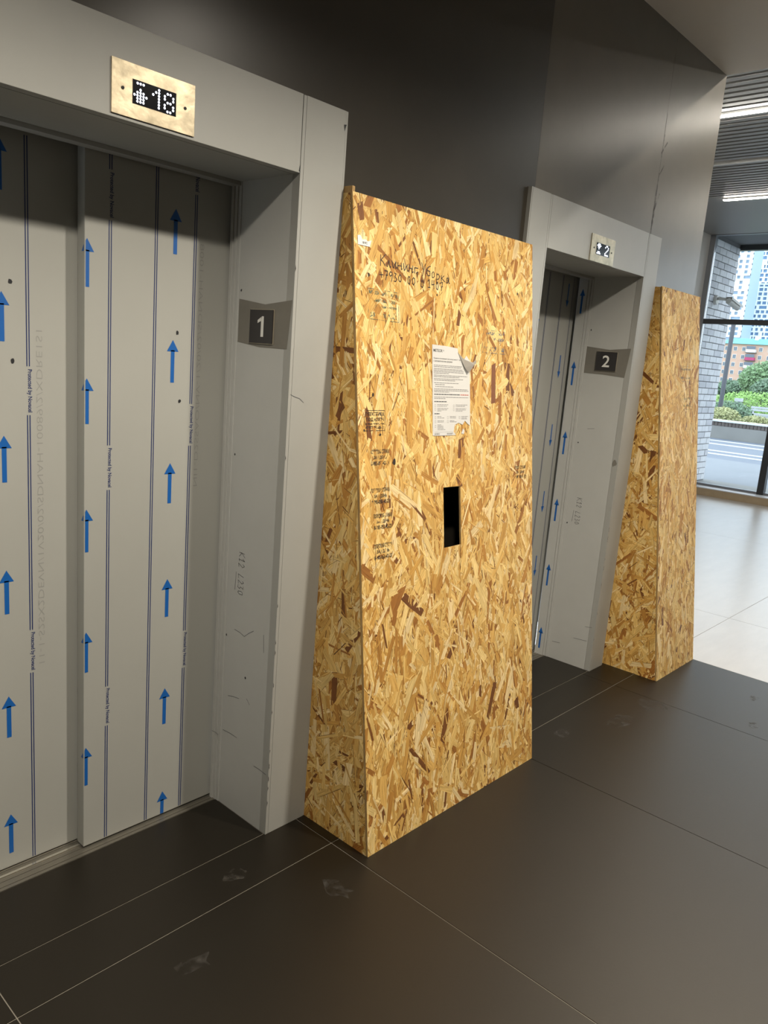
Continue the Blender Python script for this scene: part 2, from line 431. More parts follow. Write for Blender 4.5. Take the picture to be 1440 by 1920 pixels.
def clip_right(poly, xmin):
    out = []
    for i in range(len(poly)):
        p, q = poly[i], poly[(i + 1) % len(poly)]
        if p[0] >= xmin: out.append(p)
        if (p[0] >= xmin) != (q[0] >= xmin):
            t = (xmin - p[0]) / (q[0] - p[0]); out.append((xmin, p[1] + t * (q[1] - p[1])))
    return out

def stripe(P, cx, z0, z1, parent, wd=0.0028, gap=0.0068):
    flat('film_stripe', [[(cx + s * gap / 2 - wd / 2, z0), (cx + s * gap / 2 + wd / 2, z0), (cx + s * gap / 2 + wd / 2, z1), (cx + s * gap / 2 - wd / 2, z1)] for s in (-1, 1)],
         P, 0.0006, 'ink_navy', parent)

def print_stripe(P, cx, starts, zlo, zhi, parent, cut=None):
    """double line broken by the words; starts = top of each word run"""
    segs = []; top = zhi
    for s in sorted(starts, reverse=True):
        if s + 0.008 < top: segs.append((s + 0.008, top))
        top = s - 0.126
    segs.append((zlo, top))
    for a, b in segs: stripe(P, cx, a, b, parent)
    Q = Plane(P(cx - 0.004, 0, 0), -P.y, P.x)          # reads downwards
    for s in starts:
        if s <= zhi:
            text('film_lettering', 'Protected by Novacel', Q, -s, -0.0006, 0.0006, 'ink_navy', parent, width=0.118, height=0.0150, bold=0.018)
        else:
            text('film_lettering', 'Novacel', Q, -zhi + 0.004, -0.0006, 0.0006, 'ink_navy', parent, width=0.042, height=0.0150, bold=0.018)

def blot(P, a, b, r, parent, name='ink_blot', m='black', lift=0.0008):
    n = 9
    flat(name, [[(a + r * R.uniform(.6, 1.1) * math.cos(2 * math.pi * k / n), b + 1.25 * r * R.uniform(.6, 1.1) * math.sin(2 * math.pi * k / n)) for k in range(n)]], P, lift, m, parent)

def elevator(x0, x1, wl, wr, mirrored, label):
    """opening x0..x1, uprights of width wl and wr, sliding doors"""
    cx = (x0 + x1) / 2
    t = thing('elevator_entrance', label, 'elevator', (cx, 0.0, 0.0), 'elevator entrances in the dark wall')
    H = 2.329
    for (a, b, s) in ((x0 - wl, x0, -1), (x1, x1 + wr, 1)):
        inner, outer = (b, a) if s < 0 else (a, b)
        lo = min(inner, inner + s * 0.011); hi = max(inner, inner + s * 0.011)
        l2, h2 = sorted((inner + s * 0.0122, outer - s * 0.008)); l3, h3 = sorted((outer - s * 0.0072, outer))
        boxes('frame_upright', [(lo, hi, 0.0, 0.032, 0.0, H - 0.001), (l2, h2, 0.0, 0.032, 0.0, H), (l3, h3, 0.0005, 0.032, 0, H)], 'frame', t, 0.0008)
    box('lintel', x0 + 0.0015, x1 - 0.0025, 0.0, 0.030, OT, H, 'frame', t, 0.0012)
    box('head_lining', x0, x1, 0.032, 0.30, OT, OT + 0.012, 'frame', t)
    box('head_trim', x0, x1, 0.272, 0.312, OT - 0.012, OT, 'frame', t, 0.001)
    # jamb linings with stepped trims
    for xs, s in ((x0, 1), (x1, -1)):
        a, b = sorted((xs, xs - s * 0.02))
        box('jamb_lining', a, b, 0.033, 0.268, 0.0, OT, 'jamb', t)
        for (ya, yb, pr) in ((0.268, 0.281, 0.003), (0.283, 0.296, 0.006), (0.298, 0.350 if (mirrored and s < 0) else 0.311, 0.009)):
            a, b = sorted((xs + s * pr, xs - s * 0.02))
            box('jamb_trim', a, b, ya, yb, 0.0, OT, 'jamb', t)
    # threshold
    sill = boxes('sill', [(x0, x1, 0.285, 0.297, -0.03, 0.002), (x0, x1, 0.301, 0.322, -0.03, 0.001), (x0, x1, 0.325, 0.340, -0.03, 0.0005),
                  (x0, x1, 0.355, 0.372, -0.03, 0.001), (x0, x1, 0.378, 0.415, -0.03, 0.001)], 'alu', t, 0.0006)
    box('sill_groove', x0, x1, 0.284, 0.416, -0.032, -0.008, 'dark', sill)
    box('sill_track', x0, x1, 0.343, 0.3525, -0.03, 0.002, 'polish', sill)
    # door panels
    half = (x0 + x1) / 2
    if not mirrored:
        front = (half - 0.02, x1 + 0.012); back = (x0 - 0.03, half + 0.03)
    else:
        front = (x0 - 0.012, half + 0.02); back = (half - 0.03, x1 + 0.03)
    fp = box('door_panel', front[0], front[1], 0.320, 0.362, 0.006, OT + 0.02, 'film', t, 0.003)
    bp = box('door_panel', back[0], back[1], 0.3725, 0.41, 0.006, OT + 0.02, 'film', t, 0.003)
    return t, fp, bp, front, back

e1, fp1, bp1, fr1, bk1 = elevator(O1[0], O1[1], 0.172, 0.176, False, 'nearer elevator entrance with grey steel frame and wide film-covered doors')
PF = Plane((0, 0.320, 0), (1, 0, 0), (0, 0, 1))
PB = Plane((0, 0.3725, 0), (1, 0, 0), (0, 0, 1))
ZT = OT - 0.006
print_stripe(PF, -0.410, [2.063, 1.295, 0.531], 0.010, ZT, fp1)
stripe(PF, -0.265, 0.010, ZT, fp1)
print_stripe(PF, -0.131, [2.185, 1.420, 0.657], 0.010, ZT, fp1)
print_stripe(PB, -0.620, [1.513, 0.748], 0.010, ZT, bp1)
z = 2.006
for k in range(6):
    tip = 2.006 - 0.3828 * k
    polys = arrow_poly(-0.201, tip)
    if tip - 0.13 < 0.008: polys[1] = [(a, max(b, 0.008)) for a, b in polys[1]]
    flat('arrow', polys, PF, 0.0006, 'ink_blue', fp1)
PS = Plane((fr1[0], 0.320, 0), (0, -1, 0), (0, 0, 1))     # narrow edge of the front panel
for k in range(5):
    tip = 1.879 - 0.382 * k
    polys = [clip_right(p, fr1[0] + 0.003) for p in arrow_poly(-0.478, tip)]
    a = flat('arrow', polys, PF, 0.0006, 'ink_blue', fp1)
    flat('arrow', [[(-0.003, tip - 0.016), (-0.016, tip - 0.035), (-0.003, tip - 0.035)]], PS, 0.0006, 'ink_blue', fp1)
for k in range(6):
    flat('arrow', arrow_poly(-0.688, 2.097 - 0.383 * k), PB, 0.0006, 'ink_blue', bp1)
for a, b in ((-0.187, 1.646), (-0.173, 1.436)): blot(PF, a, b, 0.0065, fp1)
for a, b in ((-0.665, 1.741), (-0.661, 1.534)): blot(PB, a, b, 0.0065, bp1)
# faint mirrored factory lettering
QB = Plane((-0.598, 0.3725, 0), (0, 0, 1), (1, 0, 0)); QB.n = Vector((0, -1, 0))
text('faint_lettering', '11-1-S2SX2DEVN/1V20/02/SDNAH-10089/2/XDRE1S1', QB, 0.645, 0.0, 0.0005, 'emboss', bp1, width=0.975, height=0.017, bold=-0.012)
QF = Plane((-0.113, 0.320, 0), (0, 0, 1), (1, 0, 0)); QF.n = Vector((0, -1, 0))
text('faint_lettering', 'NI1-D2SSAO/NV-1/20/02/SDNAH-1008', QF, 1.16, 0.0, 0.0005, 'emboss', fp1, width=0.76, height=0.014, bold=-0.012)

e2, fp2, bp2, fr2, bk2 = elevator(O2[0], O2[1], 0.158, 0.150, True, 'farther elevator entrance with narrow doors seen between two chipboard boxes')
for cx2 in (2.015, 2.150, 1.87): stripe(PB, cx2, 0.010, ZT, bp2)
stripe(PB, 2.262, 0.010, ZT, bp2, 0.0016, 0.004)
for k in range(6):
    tip = 1.957 - 0.372 * k
    flat('arrow', arrow_poly(2.213, tip, False, 0.122, 0.015, 0.036, 0.0045), PB, 0.0006, 'ink_blue', bp2)
for k in range(6):
    tip = 1.839 - 0.372 * k
    flat('arrow', arrow_poly(1.945, tip, False, 0.122, 0.015, 0.036, 0.0045), PB, 0.0006, 'ink_blue', bp2)
PJ2 = Plane((O2[1] - 0.009, 0, 0), (0, -1, 0), (0, 0, 1))
for k in range(6):
    tip = 2.060 - 0.379 * k
    flat('arrow', arrow_poly(-0.324, tip, True, 0.128, 0.0150, 0.036, 0.0055), PJ2, 0.0006, 'ink_blue', e2)

# bare strip, wear, pencil notes on the jambs   (plane X = const, a runs towards the room)
PJ1 = Plane((O1[1], 0, 0), (0, -1, 0), (0, 0, 1)); PJ2b = Plane((O2[1], 0, 0), (0, -1, 0), (0, 0, 1))
def bare(P, par):
    flat('bare_strip', [[(-0.262, 1.634), (-0.15, 1.622), (-0.018, 1.622), (-0.004, 1.766), (-0.13, 1.752), (-0.262, 1.768)]], P, 0.0007, 'bare', par)
bare(PJ1, e1)
flat('bare_strip', [[(-0.264, 1.624), (-0.15, 1.622), (-0.030, 1.614), (-0.014, 1.764), (-0.13, 1.752), (-0.264, 1.764)]], PJ2b, 0.0007, 'bare', e2)

# handwriting strokes, unit box
GLY = {
 'К': [[(0, 0), (0.05, 1)], [(0.75, 1.05), (0.03, 0.45), (0.3, 0.4), (0.8, 0)]],
 'л': [[(0, 0.05), (0.15, 0), (0.45, 0.6), (0.6, 0.0), (0.75, 0.05)]],
 'и': [[(0, 0.6), (0.05, 0.05), (0.2, 0.0), (0.55, 0.55)], [(0.6, 0.6), (0.6, 0.05), (0.8, 0.05)]],
 'н': [[(0, 0.6), (0.0, 0)], [(0, 0.3), (0.55, 0.32)], [(0.6, 0.6), (0.58, 0), (0.75, 0.05)]],
 'г': [[(0, 0.0), (0.05, 0.5), (0.3, 0.55), (0.6, 0.45)], [(0.4, 0.0), (0.6, 0.05), (0.5, -0.3)]],
 'У': [[(0, 1), (0.3, 0.45)], [(0.8, 1.05), (0.35, 0.3), (0.1, -0.1)]],
 'б': [[(0.7, 1.0), (0.2, 0.8), (0.0, 0.3), (0.2, 0), (0.55, 0.1), (0.55, 0.45), (0.15, 0.5)]],
 'о': [[(0.3, 0.55), (0.05, 0.4), (0.05, 0.1), (0.35, 0), (0.55, 0.2), (0.5, 0.5), (0.3, 0.55)]],
 'р': [[(0.05, 0.6), (0.0, -0.35)], [(0.05, 0.5), (0.35, 0.6), (0.55, 0.35), (0.4, 0.05), (0.05, 0.05)]],
 'к': [[(0.0, 0.6), (0.0, 0.0)], [(0.55, 0.6), (0.05, 0.3), (0.6, 0.0)]],
 'а': [[(0.5, 0.55), (0.1, 0.5), (0.02, 0.1), (0.3, 0), (0.5, 0.45), (0.55, 0.02), (0.75, 0.05)]],
 '+': [[(0.0, 0.45), (0.7, 0.45)], [(0.35, 0.1), (0.35, 0.8)]],
 '7': [[(0, 0.95), (0.65, 1.0), (0.3, 0)], [(0.2, 0.5), (0.65, 0.5)]],
 '9': [[(0.6, 0.75), (0.3, 0.5), (0.02, 0.7), (0.2, 1), (0.55, 0.95), (0.6, 0.6), (0.45, 0)]],
 '3': [[(0.05, 0.95), (0.5, 0.95), (0.25, 0.55), (0.6, 0.35), (0.4, 0.02), (0.0, 0.08)]],
 '0': [[(0.3, 0.9), (0.05, 0.6), (0.08, 0.15), (0.35, 0.05), (0.58, 0.4), (0.5, 0.8), (0.3, 0.9)]],
 '1': [[(0.1, 0.7), (0.4, 1.0), (0.35, 0.0)], [(0.1, 0.0), (0.6, 0.02)]],
 '4': [[(0.1, 1.0), (0.05, 0.45), (0.6, 0.5)], [(0.55, 0.95), (0.5, 0.0)]],
 '2': [[(0.05, 0.75), (0.3, 1.0), (0.55, 0.75), (0.05, 0.0), (0.65, 0.05)]],
 'L': [[(0.3, 1.0), (0.05, 0.0), (0.7, 0.05)]],
}
def hand(s, a, b, h, adv, slope=0.0, wild=0.06):
    out = []
    for i, ch in enumerate(s):
        if ch == ' ': continue
        ox = a + i * adv; oy = b + slope * i * adv
        for ln in GLY[ch]:
            out.append([(ox + (px + R.uniform(-wild, wild)) * adv * 1.02, oy + (py + R.uniform(-wild, wild)) * h) for px, py in ln])
    return out

def jamb_note(P, par, m):
    Q = Plane(P(-0.207, 0.948, 0), (0, 0, -1), -P.x * -1)
    ls = hand('К12 L230', 0.0, 0.0, 0.030, 0.019)
    ls.append([(0.072, -0.012), (0.135, -0.016)])
    flat('pencil_note', [q for q in ribbon(ls, 0.0017)], Q, 0.0007, m, par)
jamb_note(PJ1, e1, 'pencil'); jamb_note(PJ2b, e2, 'pencil')
for (a, b), (c, d) in (((-.258, .284), (-.177, .286)), ((-.077, .222), (-.014, .219)), ((-.236, .422), (-.175, .433)), ((-.134, .448), (-.116, .432)),
                       ((-.215, .673), (-.16, .664)), ((-.16, .664), (-.112, .698)), ((-.06, .70), (-.055, .64)), ((-.31, .262), (-.272, .262))):
    flat('scratch', ribbon([[(a, b), ((a + c) / 2, (b + d) / 2 + 0.002), (c, d)]], 0.0016), PJ1, 0.0007 if a > -.27 else 0.0095, 'pencil', e1)
for (a, b), (c, d) in (((-.12, .16), (-.04, .166)), ((-.02, .25), (-.06, .245)), ((-.25, .10), (-.20, .105)), ((-.20, 1.33), (-.16, 1.335))):
    flat('scratch', ribbon([[(a, b), (c, d)]], 0.0016), PJ2b, 0.0007, 'pencil', e2)
for a, b in ((-.253, 1.794), (-.252, 1.27), (-.259, .64), (-.145, .52)): blot(PJ1, a, b, 0.004, e1, 'screw_hole', 'black')
for a, b in ((-.252, 1.85), (-.245, 1.25), (-.25, .80)): blot(PJ2b, a, b, 0.004, e2, 'screw_hole', 'black')
blot(PJ2b, -0.02, 1.167, 0.016, e2, 'bare_spot', 'bare')
PFR = Plane((0, 0, 0), (1, 0, 0), (0, 0, 1))
for i in range(16):     # chips along the inner edge of the nearer upright
    zz = R.choice([R.uniform(0.15, 1.0), R.uniform(0.1, 1.9)])
    flat('paint_chip', [[(0.0005, zz), (0.003, zz + R.uniform(.003, .012)), (0.0006, zz + R.uniform(.012, .022))]], PFR, 0.0007, 'black', e1)
for i in range(12):
    zz = R.uniform(0.05, 0.9)
    flat('paint_chip', [[(O2[1] + 0.0005, zz), (O2[1] + 0.003, zz + .006), (O2[1] + 0.0006, zz + R.uniform(.012, .022))]], PFR, 0.0007, 'black', e2)
flat('scratch', ribbon([[(.008, 1.489), (.022, 1.483)], [(.022, 1.483), (.045, 1.477), (.062, 1.465)]], 0.0016), PFR, 0.0007, 'pencil', e1)
flat('paint_chip', [[(-.006, 2.124), (-.001, 2.122), (-.001, 2.142), (-.004, 2.136)]], PFR, 0.0007, 'black', e1)
flat('paint_chip', [[(.164, 2.272), (.168, 2.286), (.171, 2.292), (.160, 2.290)]], PFR, 0.0007, 'black', e1)

# number signs on the jambs
def number_sign(P, a, b, wd, ht, digit, label):
    c = P(a, b, 0)
    t = thing('number_sign', label, 'sign', c, 'lift number signs')
    def slab(nm, m, d0, d1, ins):
        V = [P(a + sx * (wd / 2 - ins), b + sz * (ht / 2 - ins), d) for d in (d0, d1) for sx, sz in ((-1, -1), (1, -1), (1, 1), (-1, 1))]
        return mk(nm, V, [(3, 2, 1, 0), (4, 5, 6, 7), (0, 1, 5, 4), (1, 2, 6, 5), (2, 3, 7, 6), (3, 0, 4, 7)], m, t)
    slab('backplate', 'sign_edge', 0.0008, 0.0035, 0.0)
    o = slab('plate', 'sign', 0.0035, 0.0065, 0.0012)
    if digit == '1':
        flat('digit', [[(a + 0.001, b - 0.031), (a + 0.014, b - 0.031), (a + 0.014, b + 0.031), (a + 0.005, b + 0.031), (a + 0.001, b + 0.028)],
                       [(a + 0.005, b + 0.031), (a - 0.016, b + 0.019), (a - 0.016, b + 0.010), (a + 0.001, b + 0.017)]], P, 0.0070, 'white', o)
    else:
        text('digit', digit, P, a - 0.021, b - 0.030, 0.0070, 'white', o, width=0.042, height=0.060, bold=0.012)
number_sign(PJ1, -0.140, 1.685, 0.114, 0.104, '1', 'black square plate with a white number one on the nearer lift jamb')
number_sign(PJ2b, -0.141, 1.692, 0.118, 0.101, '2', 'black square plate with a white number two on the farther lift jamb')

# floor indicators on the lintels
DIG = {'1': ["..#", ".##", "#.#", "..#", "..#", "..#", "..#"], '8': [".##.", "#..#", "#..#", ".##.", "#..#", "#..#", ".##."],
       '2': [".##.", "#..#", "...#", "..#.", ".#..", "#...", "####"],
       'up': [".###.", ".....", "..#..", ".###.", "#####", ".###.", ".###."], 'dn': [".###.", "#####", ".###.", "..#..", ".....", ".###.", "#####"]}
def dots(name, rows, a, b, px, pz, r, par):
    V, F = [], []
    P = PFR
    for j, row in enumerate(rows):
        for i, ch in enumerate(row):
            if ch != '#': continue
            n = len(V); ca = a + i * px; cb = b - j * pz
            V += [P(ca + r * math.cos(k * math.pi / 5), cb + r * math.sin(k * math.pi / 5), 0.0052) for k in range(10)]
            F.append(tuple(range(n, n + 10)))
    return mk(name, V, F, 'led', par)
def indicator(x0, x1, z0, z1, s0, s1, t0, t1, label):
    t = thing('floor_indicator', label, 'display', ((x0 + x1) / 2, -0.001, z0), 'floor indicators over the lift doors')
    box('face_plate', x0, x1, -0.004, -0.0005, z0, z1, 'brass', t, 0.0006)
    s = box('screen', s0, s1, -0.0048, -0.003, t0, t1, 'screen', t)
    for sx in (x0 + 0.028, x1 - 0.028):
        tube('screw', [(sx, -0.0035, (z0 + z1) / 2), (sx, -0.0055, (z0 + z1) / 2)], 0.0038, 'black', t, 10)
    return t, s
t, s = indicator(-0.583, -0.359, 2.128, 2.247, -0.530, -0.413, 2.161, 2.214, 'brass floor indicator showing an up arrow and 18')
dots('led_arrow', DIG['up'], -0.5255, 2.2075, 0.0078, 0.0066, 0.0029, s)
dots('led_digit', DIG['1'], -0.4765, 2.2075, 0.0078, 0.0066, 0.0029, s)
dots('led_digit', DIG['8'], -0.4450, 2.2055, 0.0078, 0.0066, 0.0029, s)
t, s = indicator(1.715, 1.940, 2.121, 2.237, 1.765, 1.892, 2.154, 2.205, 'brass floor indicator showing a down arrow and 2')
dots('led_arrow', DIG['dn'], 1.7715, 2.1995, 0.0078, 0.0066, 0.0029, s)
dots('led_digit', DIG['2'], 1.848, 2.1995, 0.0090, 0.0066, 0.0036, s)

# ------------------------------------------------------------------ OSB boxes
PAL = [(srgb(240, 208, 138), 4.5), (srgb(230, 192, 116), 5), (srgb(220, 176, 98), 5), (srgb(206, 158, 80), 4), (srgb(188, 136, 64), 2.4),
       (srgb(164, 110, 50), 1.2), (srgb(124, 78, 38), 0.5), (srgb(243, 216, 160), 3)]
PC = [c for c, k in PAL]; PW = [k for c, k in PAL]
def clip_poly(poly, conv):
    out = poly
    n = len(conv)
    for i in range(n):
        ax, ay = conv[i]; bx, by = conv[(i + 1) % n]
        ex, ey = bx - ax, by - ay
        src, out = out, []
        for j in range(len(src)):
            p, q = src[j], src[(j + 1) % len(src)]
            dp = ex * (p[1] - ay) - ey * (p[0] - ax); dq = ex * (q[1] - ay) - ey * (q[0] - ax)
            if dp >= 0: out.append(p)
            if (dp >= 0) != (dq >= 0):
                s = dp / (dp - dq); out.append((p[0] + s * (q[0] - p[0]), p[1] + s * (q[1] - p[1])))
        if len(out) < 3: return None
    return out

def strands(P, regions, count, spread, seed, parent, bias=math.pi / 2):
    rr = random.Random(seed)
    xs = [p[0] for r in regions for p in r]; ys_ = [p[1] for r in regions for p in r]
    x0, x1, y0, y1 = min(xs), max(xs), min(ys_), max(ys_)
    V, F, C, U = [], [], [], []
    for k in range(count):
        cx = rr.uniform(x0 - 0.02, x1 + 0.02); cy = rr.uniform(y0 - 0.05, y1 + 0.05)
        L = rr.choice((rr.uniform(0.03, 0.08), rr.uniform(0.07, 0.17))); W = rr.choice((rr.uniform(0.002, 0.008), rr.uniform(0.006, 0.018), rr.uniform(0.012, 0.034)))
        col = rr.choices(PC, PW)[0]
        if rr.random() < 0.085: W = rr.uniform(0.0012, 0.0035); L *= 0.6; col = srgb(104, 64, 28)
        W = min(W, L * 0.45)
        th = rr.gauss(bias, spread)
        ct, st = math.cos(th), math.sin(th)
        h = L / 2
        j = lambda: rr.uniform(-0.5, 0.5)
        loc = [(-h + j() * W, -W / 2), (-h * 0.3, -W / 2 + j() * W * .15), (h + j() * W * 1.2, -W / 2 + j() * W * .4), (h + j() * W * 1.2, W / 2),
               (h * 0.2, W / 2 + j() * W * .15), (-h + j() * W * 1.2, W / 2 + j() * W * .4)]
        poly = [(cx + a * ct - b * st, cy + a * st + b * ct) for a, b in loc]
        base = 0.0003 + 0.0009 * k / count
        g1 = rr.uniform(-0.006, 0.006); g2 = rr.uniform(-0.03, 0.03)
        ou = rr.uniform(0, 50); ov = rr.uniform(0, 50)
        br = rr.uniform(0.88, 1.10); e = rr.uniform(-0.10, 0.10)
        shapes = [(poly, 0.0, col)]
        if W > 0.006 and rr.random() < 0.45:      # dark line painted along one strand edge, for the gap and its shade
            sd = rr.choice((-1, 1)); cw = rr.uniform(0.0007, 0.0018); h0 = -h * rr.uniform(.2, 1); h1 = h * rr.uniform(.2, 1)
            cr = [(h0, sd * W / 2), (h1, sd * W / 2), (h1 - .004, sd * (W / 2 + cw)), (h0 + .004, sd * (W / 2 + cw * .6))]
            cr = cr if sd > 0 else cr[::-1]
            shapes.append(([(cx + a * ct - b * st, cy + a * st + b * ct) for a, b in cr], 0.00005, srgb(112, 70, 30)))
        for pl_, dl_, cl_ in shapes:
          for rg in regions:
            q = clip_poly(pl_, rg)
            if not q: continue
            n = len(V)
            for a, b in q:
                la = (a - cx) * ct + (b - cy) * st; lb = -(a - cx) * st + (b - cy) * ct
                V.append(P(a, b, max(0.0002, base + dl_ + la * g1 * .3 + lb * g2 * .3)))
                s = br + e * lb / W * 1.4  # tint graded across the strand, relief shading painted into its colour
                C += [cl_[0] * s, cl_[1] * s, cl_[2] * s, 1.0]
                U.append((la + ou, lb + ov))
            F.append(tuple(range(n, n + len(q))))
    o = mk('wood_strands', V, F, 'osb', parent)
    me = o.data
    at = me.color_attributes.new('tint', 'FLOAT_COLOR', 'POINT'); at.data.foreach_set('color', C)
    uv = me.uv_layers.new(name='UVMap')
    vi = [0] * len(me.loops); me.loops.foreach_get('vertex_index', vi)
    fl_ = []
    for i in vi: fl_ += U[i]
    uv.data.foreach_set('uv', fl_)
    o['kind'] = 'stuff'
    return o

def osb_box(X0, X1, yb, yt, zt, hole, seed, label, counts, back=0.0165):
    cx = (X0 + X1) / 2
    t = thing('chipboard_box', label, 'wooden box', (cx, (yb + back) / 2, 0), 'chipboard boxes over the call buttons')
    L = math.hypot(yt - yb, zt); W = X1 - X0; TH = 0.0065
    P = Plane((X0, yb, 0), (1, 0, 0), (0, yt - yb, zt))
    R2 = random.Random(seed)
    def rect(a0, a1, b0, b1): return [(a0, b0), (a1, b0), (a1, b1), (a0, b1)]
    if hole:
        a0, a1, b0, b1 = hole
        regs = [rect(0, a0, 0, L), rect(a1, W, 0, L), rect(a0, a1, 0, b0), rect(a0, a1, b1, L)]
    else:
        regs = [rect(0, W, 0, L)]
    V, F = [], []
    # slab: outer ring and hole ring, front (w=0) and rear (w=-TH)
    if hole:
        ring = [(0, 0), (W, 0), (W, L), (0, L)]; hr = [(a0 + .001, b0 - .003), (a1, b0), (a1 - .002, b1 - .002), (a0, b1)]
        for wd in (0.0, -TH):
            V += [P(a, b, wd) for a, b in ring] + [P(a, b, wd) for a, b in hr]
        for i in range(4):
            j = (i + 1) % 4
            F += [(i, j, 4 + j, 4 + i), (8 + j, 8 + i, 12 + i, 12 + j), (i, 8 + i, 8 + j, j), (4 + i, 4 + j, 12 + j, 12 + i)]
        fp = mk('front_panel', V, F, 'core', t)
    else:
        for wd in (0.0, -TH): V += [P(a, b, wd) for a, b in ((0, 0), (W, 0), (W, L), (0, L))]
        F = [(0, 1, 2, 3), (7, 6, 5, 4), (0, 4, 5, 1), (1, 5, 6, 2), (2, 6, 7, 3), (3, 7, 4, 0)]
        fp = mk('front_panel', V, F, 'core', t)
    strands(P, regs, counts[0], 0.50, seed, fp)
    # side panels: from the wall to the sloping front
    for xs, s in ((X0, -1), (X1 - TH, 1)):
        lf = [(back, 0.0), (yb + 0.0075, 0.0), (yt + 0.0085, zt - 0.004), (back, zt - 0.002)]
        V = [(xs, y, z) for y, z in lf] + [(xs + TH, y, z) for y, z in lf]
        sp = mk('side_panel', V, [(0, 1, 2, 3), (7, 6, 5, 4), (0, 4, 5, 1), (1, 5, 6, 2), (2, 6, 7, 3), (3, 7, 4, 0)], 'core', t)
        if s < 0:
            PS_ = Plane((xs, 0, 0), (0, -1, 0), (0, 0, 1))
            conv = [(-back, 0.0), (-(yb + 0.0075), 0.0), (-(yt + 0.0085), zt - 0.004), (-back, zt - 0.002)]
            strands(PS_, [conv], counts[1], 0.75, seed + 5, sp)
    # battens inside the two corners
    for xs in (X0 + TH, X1 - TH - 0.025):
        V = []
        for x in (xs, xs + 0.025):
            V += [(x, yb + 0.016, 0), (x, yb + 0.045, 0), (x, yt + 0.050, zt - 0.01), (x, yt + 0.016, zt - 0.01)]
        mk('batten', V, [(0, 1, 2, 3), (7, 6, 5, 4), (0, 4, 5, 1), (1, 5, 6, 2), (2, 6, 7, 3), (3, 7, 4, 0)], 'batten', t)
    return t, fp, P, L, W

b1, fp1o, P1, L1, W1 = osb_box(0.178, 1.188, -0.315, -0.036, 2.104, (0.424, 0.525, 0.981, 1.197), 11,
    'large leaning chipboard box with a slot hole and paper notice between the elevators', (15000, 4200))
b2, fp2o, P2, L2, W2 = osb_box(2.474, 2.998, -0.307, -0.021, 2.096, None, 23,
    'narrower leaning chipboard box at the wall end beside the lobby', (7600, 4200))
# proud batten end at the top corner of the large box
boxes('corner_batten', [(0.1785, 0.191, -0.034, 0.0165, 1.95, 2.121)], 'batten', b1, 0.003)

LIFT = 0.0019
def rectline(a0, a1, b0, b1): return [[(a0, b0), (a1, b0), (a1, b1), (a0, b1), (a0, b0)]]
def stamp(P, par, rows, m, frame=None):
    if frame: flat('stamp_border', ribbon(rectline(*frame), 0.0014), P, LIFT, m, par)
    for body, a, b, wd, ht in rows:
        text('stamp_lettering', body, P, a, b, LIFT, m, par, width=wd, height=ht, bold=0.02)
stamp(P1, fp1o, [('МЕДИЦИНСКИЕ', 0.062, 1.826, 0.134, 0.014), ('книжки без', 0.082, 1.806, 0.100, 0.012), ('очереди быстро', 0.085, 1.788, 0.105, 0.010), ('8-910-001-36-60', 0.062, 1.757, 0.130, 0.015)], M['stampg'], (0.057, 0.200, 1.751, 1.844))
stamp(P1, fp1o, [('ЛИЦИНСКИЕ', 0.690, 1.748, 0.120, 0.013), ('книжки', 0.72, 1.728, 0.085, 0.012), ('8-910-757-36-60', 0.675, 1.690, 0.132, 0.015)], M['stampb'], (0.666, 0.814, 1.683, 1.766))
stamp(P1, fp1o, [('ЭЛЕКТРИКА', 0.034, 1.449, 0.086, 0.013), ('ПОД КЛЮЧ', 0.036, 1.431, 0.082, 0.013), ('выезд электрика', 0.033, 1.421, 0.086, 0.006), ('+7 977 051-08-17', 0.033, 1.408, 0.086, 0.010)], M['stamp'], (0.028, 0.123, 1.403, 1.467))
for a, b in ((0.053, 1.292), (0.052, 1.168), (0.061, 1.085), (0.059, 0.987)):
    stamp(P1, fp1o, [('ПОЛУСУХАЯ СТЯЖКА', a, b + 0.037, 0.088, 0.014), ('ЗА 1 ДЕНЬ', a + 0.014, b + 0.018, 0.060, 0.013), ('8-985-053-42-23', a + 0.002, b, 0.084, 0.013)], M['stamp'])
stamp(P1, fp1o, [('ПОЛУСУХАЯ', 0.884, 1.238, 0.074, 0.013), ('ЗА 1 ДЕНЬ', 0.892, 1.219, 0.056, 0.012), ('8-985-053-42-23', 0.884, 1.201, 0.074, 0.012)], M['stamp'])
stamp(P2, fp2o, [('МЕДКНИЖКИ', 0.268, 1.695, 0.126, 0.013), ('8-910-36-60', 0.268, 1.648, 0.126, 0.013)], M['stampb'], (0.256, 0.408, 1.635, 1.718))
stamp(P2, fp2o, [('КНИЖКИ', 0.31, 1.535, 0.11, 0.013), ('8-910-36', 0.31, 1.495, 0.11, 0.013)], M['stampg'], (0.301, 0.435, 1.482, 1.563))
for wd_, a_, b_, h_, adv_, sl_ in (('Клининг', 0.118, 1.921, 0.034, 0.0275, -0.01), ('Уборка', 0.320, 1.919, 0.036, 0.0265, -0.10),
        ('+7930', 0.112, 1.879, 0.028, 0.0225, -0.01), ('00', 0.247, 1.878, 0.028, 0.0225, -0.01), ('0', 0.314, 1.876, 0.026, 0.0225, 0), ('1407', 0.350, 1.880, 0.028, 0.0225, -0.05)):
    flat('handwriting', ribbon(hand(wd_, a_, b_, h_, adv_, sl_), 0.0028), P1, LIFT, M['pen'], fp1o)
